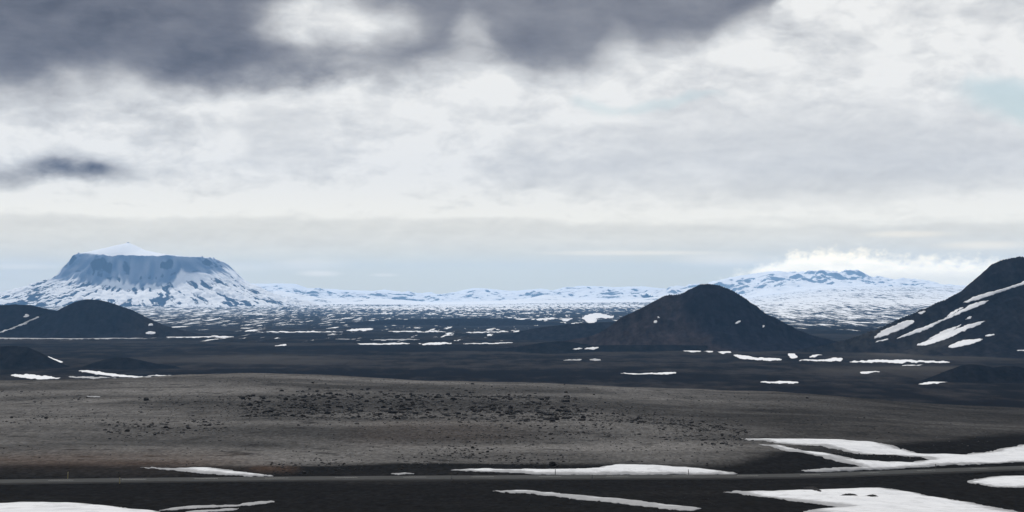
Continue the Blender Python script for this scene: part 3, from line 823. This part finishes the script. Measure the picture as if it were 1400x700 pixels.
for x, y, s, rg in cand:
    if y < 515 or y > 700: continue
    p = quick_xy(x, y)
    if p[1] > 1150 or p[1] < 170: continue
    if abs(p[1] - road_y(p[0])) < 7.0: continue
    pts.append((p[0], p[1], s, rg, x, y))
NAMED = [(201, 548.5, 2.5, 'large solitary black boulder on the left of the rise'),
         (755, 636.2, 1.55, 'upright black boulder standing above the snow bank'),
         (646, 612.6, 1.0, 'dark boulder alone on the gravel above the snow bank'),
         (417, 646, .95, 'dark boulder close behind the road, left of centre'),
         (64, 574, 1.2, 'dark boulder at far left on the pale gravel'),
         (17, 573.4, 1.2, 'leftmost flat dark boulder on the pale gravel'),
         (228, 590.5, 1.35, 'largest boulder in the left rock cluster'),
         (745, 565, 1.7, 'biggest dark boulder in the middle of the rock field'),
         (667, 619, .85, 'small dark boulder on the slope right of the lone one'),
         (1103, 545.5, 1.6, 'lone dark boulder near the crest at right')]
for x, y, s, lab in NAMED:
    p = ray_xy(x, y)
    o = link('boulder', ROCKS[[1, 4, 2, 5, 7, 8, 1, 4, 2, 5][NAMED.index((x, y, s, lab))]], None, label=lab, cat='boulder', group='boulders on the gravel rise')
    z = on_surface(p[0], p[1], [ground_bvh])
    tallf = 1.7 if 'upright' in lab else 1.15
    o.location = (p[0], p[1], z - .05 * s); o.scale = (s, s, s * tallf); o.rotation_euler = (0, 0, rng.uniform(0, 6.28))
pts.sort(key=lambda t: -t[2] / t[1])
LAB = {'centre': 'dark lava boulder in the dense rock field across the rise',
       'left': 'dark lava boulder in the scattered rocks left of the rock field',
       'road': 'small dark boulder on the gravel slope behind the road',
       'crest': 'dark boulder near the crest of the gravel rise',
       'right': 'dark boulder on the bare slope right of the rock field',
       'any': 'single dark stone strewn on open gravel between the rock clusters',
       'island': 'dark stone on the gravel island inside the forked snowfield'}
GRP = {'centre': 'boulders of the rock field', 'left': 'boulders of the left clusters', 'road': 'boulders behind the road', 'crest': 'boulders near the crest',
       'right': 'boulders on the right slope', 'any': 'stones strewn on open gravel', 'island': 'stones of the gravel island'}
N_IND = 285
for k, (x, y, s, rg, a, b) in enumerate(pts[:N_IND]):
    o = link('boulder', ROCKS[k % len(ROCKS)], None, label=LAB[rg], cat='boulder', group=GRP[rg])
    z = on_surface(x, y, [ground_bvh])
    o.location = (x, y, z - .04 * s); o.scale = (s * rng.uniform(.9, 1.3), s, s * rng.uniform(.7, 1.1)); o.rotation_euler = (rng.normal() * .12, rng.normal() * .12, rng.uniform(0, 6.28))
# the many smaller stones as one object
TPL = []
for k in range(10):
    me = rock_mesh(100 + k, 1, 'tmp'); v = np.empty(len(me.vertices) * 3, np.float32); me.vertices.foreach_get('co', v)
    TPL.append((v.reshape(-1, 3), np.array([p.vertices[:] for p in me.polygons]))); bpy.data.meshes.remove(me)
V = []; FF = []; MI = []; base = 0
for x, y, s, rg, a, b in pts[N_IND:]:
    v, f = TPL[rng.integers(10)]
    c, sn = math.cos(t := rng.uniform(0, 6.28)), math.sin(t)
    R = np.array([[c, -sn, 0], [sn, c, 0], [0, 0, rng.uniform(.7, 1.1)]])
    z = on_surface(x, y, [ground_bvh])
    V.append(v @ R.T * s + (x, y, z - .04 * s)); FF.append(f + base); base += len(v); MI += [int(rng.random() < .5 and y > 365)] * len(f)
me = bpy.data.meshes.new('loose_stones'); me.from_pydata(np.concatenate(V).tolist(), [], np.concatenate(FF).tolist()); me.update()
me.materials.append(M_rock); me.materials.append(M_rock2); me.polygons.foreach_set('material_index', MI)
link('loose_stones', me, None, kind='stuff', label='countless small loose stones strewn over the gravel rise', cat='stones')
print('rocks', len(pts))

# ---------------------------------------------------------------- bare gravel lumps in the snow
M_gravel = rock_material('wet_black_gravel', (.010, .010, .011), (.020, .020, .021))
def lump(poly, name, label, cat, h):
    xy = [ray_xy(*p) for p in poly]
    P = np.array(xy); c = P.mean(0)
    bm = bmesh.new(); rings = 6; n = 36
    per = []
    L = len(xy)
    for k in range(n):
        t = k / n * L; i = int(t); f = t - i
        per.append(P[i] * (1 - f) + P[(i + 1) % L] * f)
    prev = None
    for r in range(rings + 1):
        t = 1 - r / rings; row = []
        for k in range(n):
            q_ = c + (per[k] - c) * t * (1 + .10 * math.sin(k * 2.3 + r))
            z = on_surface(q_[0], q_[1], [ground_bvh]) + (-.15 if r == 0 else .30 + h * (1 - t * t) * (1 + .3 * math.sin(k * 1.7 + r * 2)))
            row.append(bm.verts.new((q_[0], q_[1], z)))
        if prev:
            for k in range(n): bm.faces.new((prev[k], prev[(k + 1) % n], row[(k + 1) % n], row[k]))
        prev = row
    bmesh.ops.remove_doubles(bm, verts=bm.verts, dist=.01)
    me = bpy.data.meshes.new(name); bm.to_mesh(me); bm.free()
    for p in me.polygons: p.use_smooth = True
    return link(name, me, M_gravel, label=label, cat=cat)
lump([(1096,668.2), (1103,667), (1110,669.2), (1118,672), (1124,674.4), (1122,676), (1115,674), (1106,671)], 'gravel_ridge', 'short black gravel ridge sticking into the snowfield below the road', 'gravel ridge', .35)
lump([(1145,680), (1152,677.6), (1164,677.4), (1172,679), (1174,681), (1160,681), (1150,680.6)], 'gravel_hummock', 'grey gravel hummock showing through snow, left of two', 'gravel hummock', .22)
lump([(1180,681), (1190,679.4), (1199,681), (1201,682), (1190,682.6)], 'gravel_hummock', 'black gravel hummock showing through snow, right of two', 'gravel hummock', .22)

# ---------------------------------------------------------------- marker posts
M_post = plain_material('yellow_post_plastic', (.42, .36, .16)); M_postdark = plain_material('grey_post_plastic', (.10, .10, .10)); M_ref = plain_material('white_reflector', (.75, .75, .72), .3)
M_cap = plain_material('black_post_cap', (.03, .03, .03))
def box_mesh(name, w, d, z0, z1, lean=0):
    bm = bmesh.new(); bmesh.ops.create_cube(bm, size=1)
    for v in bm.verts: v.co = Vector((v.co.x * w * (1 if v.co.z < 0 else .9), v.co.y * d, z0 if v.co.z < 0 else z1))
    bmesh.ops.bevel(bm, geom=bm.edges[:], offset=min(w, d) * .2, segments=2, affect='EDGES')
    me = bpy.data.meshes.new(name); bm.to_mesh(me); bm.free(); return me
POSTS = [(94, 1, 1.25, M_post, 'yellowish road marker post farthest left, past the road'), (165, -1, 1.05, M_post, 'yellowish road marker post on the near verge, second from left'),
         (618, -1, .8, M_postdark, 'grey road marker post at the left end of the snow bank'), (759, 1, 1.05, M_postdark, 'dark road marker post against the snow below the upright boulder'),
         (809, -1, .85, M_postdark, 'dark road marker post on the near verge in front of snow bank'), (941, 1, .95, M_postdark, 'dark road marker post before the right half of snow bank'),
         (1278, 1, .95, M_postdark, 'dark road marker post in front of the large forked snowfield')]
for pxx, side, hgt, mat, lab in POSTS:
    x = (pxx - 700) / F * 325
    for _ in range(4): x = (pxx - 700) / F * (float(road_y(x)) + side * 4.9)
    y = float(road_y(x)) + side * 4.9
    z = on_surface(x, y, [ground_bvh])
    e = link('marker_post', None, None, label=lab, cat='road post', group='marker posts along the road'); e.location = (x, y, z)
    e.rotation_euler = (0, .05 * rng.normal(), .1)
    link('post_body', box_mesh('post_body', .13, .07, -.2, hgt), mat, e)
    link('reflector', box_mesh('reflector', .10, .085, hgt * .78, hgt * .9), M_ref, e)
    link('post_cap', box_mesh('post_cap', .135, .08, hgt, hgt + .05), M_cap, e)

# ---------------------------------------------------------------- haze
def haze():
    bm = bmesh.new(); bmesh.ops.create_cube(bm, size=1)
    lo = Vector((-26000, -900, -60)); hi = Vector((24000, 41500, 880))
    for v in bm.verts: v.co = Vector([lo[i] + (v.co[i] + .5) * (hi[i] - lo[i]) for i in range(3)])
    me = bpy.data.meshes.new('haze'); bm.to_mesh(me); bm.free()
    m = bpy.data.materials.new('haze_air'); m.use_nodes = True; nt = m.node_tree; nt.nodes.clear()
    out = nt.nodes.new('ShaderNodeOutputMaterial'); pv = nt.nodes.new('ShaderNodeVolumePrincipled')
    pv.inputs['Color'].default_value = (.285, .575, 1.0, 1); pv.inputs['Density'].default_value = HAZE; pv.inputs['Anisotropy'].default_value = .2
    nt.links.new(pv.outputs[0], out.inputs['Volume'])
    link('haze', me, m, kind='stuff', label='thin blue air over the whole plain', cat='haze')
HAZE = 2.05e-5
haze()

# ---------------------------------------------------------------- sky
SUN_EL, SUN_AZ = 46.0, -14.0      # degrees; azimuth right of straight ahead
def world():
    w = bpy.data.worlds.new('World'); SC.world = w; w.use_nodes = True
    nt = w.node_tree; nt.nodes.clear(); g = G(nt)
    out = nt.nodes.new('ShaderNodeOutputWorld'); bg = nt.nodes.new('ShaderNodeBackground')
    sky = g.node('ShaderNodeTexSky', sky_type='NISHITA'); sky.sun_disc = False
    sky.sun_elevation = math.radians(SUN_EL); sky.sun_rotation = math.radians(SUN_AZ)
    sky.air_density = 1.0; sky.dust_density = 1.0; sky.ozone_density = 1.0
    ST = .1
    bg.inputs['Strength'].default_value = ST
    tc = g.node('ShaderNodeTexCoord'); sp = g.node('ShaderNodeSeparateXYZ'); nt.links.new(tc.outputs['Generated'], sp.inputs[0])
    x, y, z = sp.outputs
    az = g.m('ARCTAN2', x, y); el = g.m('ARCSINE', z)
    U = g.add(g.mul(az, 25.0), 7.0)            # hundreds of picture pixels: 0..14 across, 0..4 down
    Vv = g.sub(4.08, g.mul(el, 25.0))
    P = g.vec(U, g.mul(Vv, 1.35), 0.0)
    # domain warp
    def warp(vec, sc, amt, seed, det=3, vertical=None):
        n = g.node('ShaderNodeTexNoise', noise_dimensions='3D'); n.inputs['Scale'].default_value = sc; n.inputs['Detail'].default_value = det
        a = g.node('ShaderNodeVectorMath', operation='ADD'); nt.links.new(vec, a.inputs[0]); a.inputs[1].default_value = (seed, seed * .7, seed * .3)
        nt.links.new(a.outputs[0], n.inputs['Vector'])
        s_ = g.node('ShaderNodeVectorMath', operation='SUBTRACT'); nt.links.new(n.outputs['Color'], s_.inputs[0]); s_.inputs[1].default_value = (.5, .5, .5)
        k = g.node('ShaderNodeVectorMath', operation='SCALE'); nt.links.new(s_.outputs[0], k.inputs[0]); g.put(k.inputs['Scale'], amt)
        b = g.node('ShaderNodeVectorMath', operation='ADD'); nt.links.new(vec, b.inputs[0]); nt.links.new(k.outputs[0], b.inputs[1])
        return b.outputs[0]
    calm = g.sub(1.0, g.mul(g.step(2.5, 3.1, Vv), .80))
    W = warp(warp(P, .8, g.mul(calm, .95), 3.1, 2), 2.6, g.mul(calm, .30), 8.3, 6)
    L = warp(g.vec(g.mul(U, .95), g.mul(Vv, 1.9), 0.0), 1.0, .40, 5.0, 2)
    ws = g.node('ShaderNodeSeparateXYZ'); nt.links.new(W, ws.inputs[0])
    Uw = ws.outputs[0]; Vw = g.mul(ws.outputs[1], 1 / 1.35)
    n_lo = g.noise(P, .6, 3, .5)
    n_mid = g.noise(L, 1.1, 7, .53)
    n_hi = g.noise(L, 3.6, 9, .60)
    n_fib = g.noise(g.vec(g.mul(U, .55), g.mul(g.sub(Vv, g.mul(U, .06)), 2.7), 7.0), 1.4, 8, .58)
    n_str = g.noise(g.vec(g.mul(U, .35), g.mul(Vv, 3.2), 4.0), 1.4, 6, .55)
    def shifted(vec, dx, dy):
        a = g.node('ShaderNodeVectorMath', operation='ADD'); nt.links.new(vec, a.inputs[0]); a.inputs[1].default_value = (dx, dy, 0); return a.outputs[0]
    pa = g.noise(L, 1.8, 9, .56); pb = g.noise(shifted(L, .03, .11), 1.8, 9, .56)
    lit = g.sub(pb, pa)                                  # denser below than above: the sunlit top of a puff
    puff = g.step(.44, .58, pa)
    e1 = g.add(g.mul(g.sub(n_mid, .5), .8), g.mul(g.sub(n_hi, .5), .25))   # edge breakup
    U01 = g.m('DIVIDE', Uw, 14.0, clamp=True)
    def blob(cx, cy, rx, ry, soft=.5, edge=.6, tilt=0.0, still=False):
        u_, v_ = (U, Vv) if still else (Uw, Vw)
        dx = g.mul(g.sub(u_, cx), 1 / rx); dy = g.mul(g.sub(g.sub(v_, cy), g.mul(g.sub(u_, cx), tilt)), 1 / ry)
        r = g.m('SQRT', g.add(g.mul(dx, dx), g.mul(dy, dy)))
        return g.step(1 + soft, 1 - soft, g.add(r, g.mul(e1, edge)))
    # bright deck
    lum = g.add(.82, g.add(g.mul(g.sub(n_mid, .5), .36), g.add(g.mul(g.sub(n_hi, .5), .08), g.mul(g.sub(n_lo, .5), .20))))
    lum = g.add(lum, g.add(g.mul(puff, .10), g.add(g.mul(lit, .70), g.mul(g.sub(n_fib, .5), .26))))
    # smooth pale veil to the right and low down
    veil_r = blob(11.4, 2.25, 3.9, .72, .55, .5)
    veil_m = blob(3.9, 1.95, .75, .42, .6, .8)
    veil = g.mul(g.m('MAXIMUM', g.m('MAXIMUM', veil_r, g.mul(veil_m, .7)), g.step(2.80, 3.12, g.add(Vv, g.mul(e1, .2)))), .88)
    veil_l = g.add(g.rng(Vv, 2.0, 3.6, .705, .68), g.add(g.mul(g.sub(n_str, .5), .16), g.add(g.mul(g.sub(n_hi, .5), .06), g.mul(lit, .25))))
    lum = g.add(g.mul(lum, g.sub(1.0, veil)), g.mul(veil_l, veil))
    # white band low across the sky
    bc = g.add(g.add(2.90, g.mul(g.sub(n_lo, .5), .14)), g.curve(g.m('DIVIDE', U, 14.0, clamp=True), [(0, -.02), (.3, .02), (.45, .0), (.6, .06), (.75, .12), (1, .08)]))
    dv = g.sub(g.add(Vv, g.mul(e1, .22)), bc)
    band_ = g.mul(g.step(-.40, -.02, dv), g.step(.13, .03, dv))
    lum = g.add(lum, g.mul(band_, g.add(.13, g.mul(g.sub(n_str, .5), .16))))
    lum = g.add(lum, g.mul(blob(12.8, 2.78, 2.0, .14, .7, .9), .08))
    # dark decks
    edge_l = g.curve(U01, [(0, 1.62), (.07, 1.50), (.14, 1.40), (.22, 1.30), (.27, 1.22), (.34, 1.16), (.40, 1.16), (.44, 1.06), (.50, 1.10), (.55, 1.06), (.60, .96), (.66, .76), (.71, .54), (.75, .26), (.775, -.4), (1, -1.5)])
    sd = g.sub(g.sub(edge_l, Vw), g.mul(e1, .16))
    soft = g.curve(U01, [(0, .75), (.12, .62), (.25, .46), (.5, .44), (1, .55)])
    dark = g.step(g.mul(soft, -.5), soft, sd)
    gap = blob(4.62, .36, 1.0, .50, .55, .45)
    gap3 = blob(6.45, .62, .26, .44, .7, .6)
    gap4 = blob(8.55, .74, .30, .20, .8, .6)
    light = g.m('MAXIMUM', g.mul(gap, .88), g.m('MAXIMUM', g.mul(gap3, .45), g.mul(gap4, .35)))
    dark = g.mul(dark, g.sub(1.0, light))
    dl = g.curve(U01, [(0, .165), (.12, .165), (.25, .170), (.35, .20), (.42, .24), (.52, .25), (.65, .235), (1, .30)])
    dl = g.add(dl, g.add(g.mul(g.sub(n_mid, .5), .14), g.add(g.mul(g.sub(n_lo, .5), .20), g.add(g.mul(g.sub(n_fib, .5), .12), g.mul(g.sub(n_hi, .5), .10)))))
    dl = g.add(dl, g.mul(lit, .14))
    # greyer heart and brighter crown of the opening
    lum = g.sub(lum, g.mul(blob(4.85, .70, .85, .30, .6, .4), .24))
    lum = g.add(lum, g.mul(blob(4.6, .20, .8, .25, .7, .5), .07))
    lum = g.add(g.mul(lum, g.sub(1.0, dark)), g.mul(dl, dark))
    # grey shadowed pockets
    for cx, cy, rx, ry, a, t in ((.75, 2.42, 1.05, .16, .42, .03), (1.1, 2.30, .42, .22, .26, 0), (11.3, .75, .5, .5, .14, 0), (9.9, 1.2, .8, .3, .08, 0), (10.6, .35, .4, .3, .10, 0),
                                 (13.8, .30, .6, .25, .20, 0), (2.2, 1.9, .4, .4, .06, 0), (4.6, 1.13, 1.5, .14, .16, 0), (.6, 1.62, 1.2, .18, .10, 0), (7.0, 2.15, .6, .2, .07, 0)):
        lum = g.sub(lum, g.mul(blob(cx, cy, rx, ry, .75, .6, t), a))
    for cx, cy, rx, ry, a in ((.5, 1.85, .9, .45, .09), (11.2, .15, .35, .3, .14), (7.1, 1.35, 1.0, .35, .06), (10.4, 1.05, .7, .3, .08), (12.4, 1.25, .5, .25, .08), (9.4, 2.38, .5, .12, .09), (5.8, 2.1, .9, .4, .05)):
        lum = g.add(lum, g.mul(blob(cx, cy, rx, ry, .8, .6), a))
    lum = g.m('MINIMUM', g.m('MAXIMUM', lum, .10), .92)
    # grade luminance to cloud colour
    cr = g.node('ShaderNodeValToRGB'); nt.links.new(lum, cr.inputs[0])
    e = cr.color_ramp.elements; e[0].position = .08; e[0].color = (.077, .084, .113, 1); e[1].position = .95; e[1].color = (.93, .935, .925, 1)
    for p, c_ in ((.17, (.156, .163, .198)), (.30, (.277, .284, .316)), (.50, (.478, .485, .505)), (.70, (.675, .69, .705))):
        k = e.new(p); k.color = (*c_, 1)
    wm = g.node('ShaderNodeVectorMath', operation='MULTIPLY'); nt.links.new(cr.outputs[0], wm.inputs[0]); wm.inputs[1].default_value = (1.02, 1.005, .985)
    col = wm.outputs[0]
    # thin blue-grey opening above the horizon and the blue windows: the clear sky shows through
    low_b = g.mul(g.step(3.25, 3.85, g.add(Vv, g.mul(e1, .3))), g.add(.30, g.mul(blob(6.6, 3.75, 4.2, .6, .7, .4, 0, True), .62)))
    clear = g.m('MAXIMUM', low_b, g.m('MAXIMUM', g.mul(blob(13.85, 1.5, .75, .22, .6, .8, .12), .85), g.mul(g.m('MAXIMUM', blob(9.0, 1.45, .7, .07, .8, 1.2), blob(8.2, 1.42, .3, .08, .8, 1.2)), .5)))
    skyc = g.node('ShaderNodeMix', data_type='RGBA'); nt.links.new(sky.outputs[0], skyc.inputs[6])
    sv = g.node('ShaderNodeVectorMath', operation='SCALE'); nt.links.new(col, sv.inputs[0]); sv.inputs['Scale'].default_value = 1 / ST
    # veil of thin cloud keeps the clear part pale
    pale = g.mix(.55, sky.outputs[0], (5.2, 6.3, 6.3))
    col = g.mix(clear, sv.outputs[0], pale)
    # small clouds near the horizon
    wisp = 0.0
    white = (10.5, 9.6, 8.4)
    for cx, cy, rx, ry, a in ((.35, 3.66, .45, .035, .5), (4.2, 3.62, .45, .07, .45), (4.38, 3.74, .24, .035, .8), (5.25, 3.76, .16, .02, .5), (8.7, 3.46, 1.0, .03, .6), (9.9, 3.56, .6, .07, .5), (12.3, 3.22, .45, .04, .5), (13.3, 3.38, .5, .05, .6), (3.2, 3.66, .5, .06, .35)):
        col = g.mix(g.mul(blob(cx, cy, rx, ry, .75, .9, 0, True), a), col, white)
    # bank of cloud resting on the right-hand massif
    top = g.curve(g.m('DIVIDE', U, 14.0, clamp=True), [(0, 5), (.67, 4.2), (.70, 3.88), (.725, 3.74), (.75, 3.60), (.775, 3.49), (.80, 3.45), (.83, 3.47), (.86, 3.52), (.90, 3.54), (.94, 3.56), (.97, 3.60), (1, 3.64)])
    cap = g.step(-.09, .12, g.sub(g.sub(Vv, top), g.add(g.mul(g.sub(g.noise(P, 5.5, 7, .6), .5), .42), g.mul(g.sub(n_mid, .5), .10))))
    capc = g.mix(g.step(.35, .7, n_hi), (14.5, 12.9, 10.2), (17.5, 15.4, 12.0))
    capc = g.mix(g.step(3.66, 3.85, Vv), capc, (11.0, 10.0, 8.2))
    col = g.mix(cap, col, capc)
    # the low sky is paler and warmer: warm brightness added to offset the blue haze
    lowadd = g.mix(g.step(2.2, 3.5, Vv), (0, 0, 0), (2.9, 2.1, .35))
    la = g.node('ShaderNodeVectorMath', operation='ADD'); nt.links.new(col, la.inputs[0]); nt.links.new(lowadd, la.inputs[1]); col = la.outputs[0]
    # overhead, out of the picture: broken cloud
    hi_n = g.noise(tc.outputs['Generated'], 2.2, 5, .55)
    over = g.mix(g.step(.40, .58, hi_n), (3.0, 3.2, 3.8), (5.8, 5.95, 6.2))
    col = g.mix(g.step(.18, .32, el), col, over)
    behind = g.step(.75, 1.1, g.m('ABSOLUTE', az))
    col = g.mix(behind, col, over)
    nt.links.new(col, bg.inputs['Color']); nt.links.new(bg.outputs[0], out.inputs['Surface'])
    w.cycles.sampling_method = 'MANUAL'; w.cycles.sample_map_resolution = 512
world()

sd = bpy.data.lights.new('sun', 'SUN'); sd.energy = 3.3; sd.angle = math.radians(.5); sd.color = (1.0, .96, .90)
so = bpy.data.objects.new('sun', sd); COL.objects.link(so)
a, e = math.radians(SUN_AZ), math.radians(SUN_EL)
sdir = Vector((math.sin(a) * math.cos(e), math.cos(a) * math.cos(e), math.sin(e)))
so.rotation_euler = sdir.to_track_quat('Z', 'Y').to_euler(); so.location = (0, 0, 500)

# ---------------------------------------------------------------- camera
cd = bpy.data.cameras.new('camera'); cam = bpy.data.objects.new('camera', cd); COL.objects.link(cam)
cd.sensor_width = 36; cd.lens = 36 * F / 1400; cd.clip_start = .5; cd.clip_end = 200000
cam.location = (0, 0, EYE); cam.rotation_euler = (math.radians(90) + math.atan((HZ - 350) / F), 0, 0)
SC.camera = cam
SC.view_settings.view_transform = 'Standard'; SC.view_settings.look = 'None'; SC.view_settings.exposure = 0; SC.view_settings.gamma = 1
SC.view_settings.use_curve_mapping = False
SC.render.engine = 'CYCLES'
SC.cycles.volume_bounces = 1; SC.cycles.max_bounces = 6
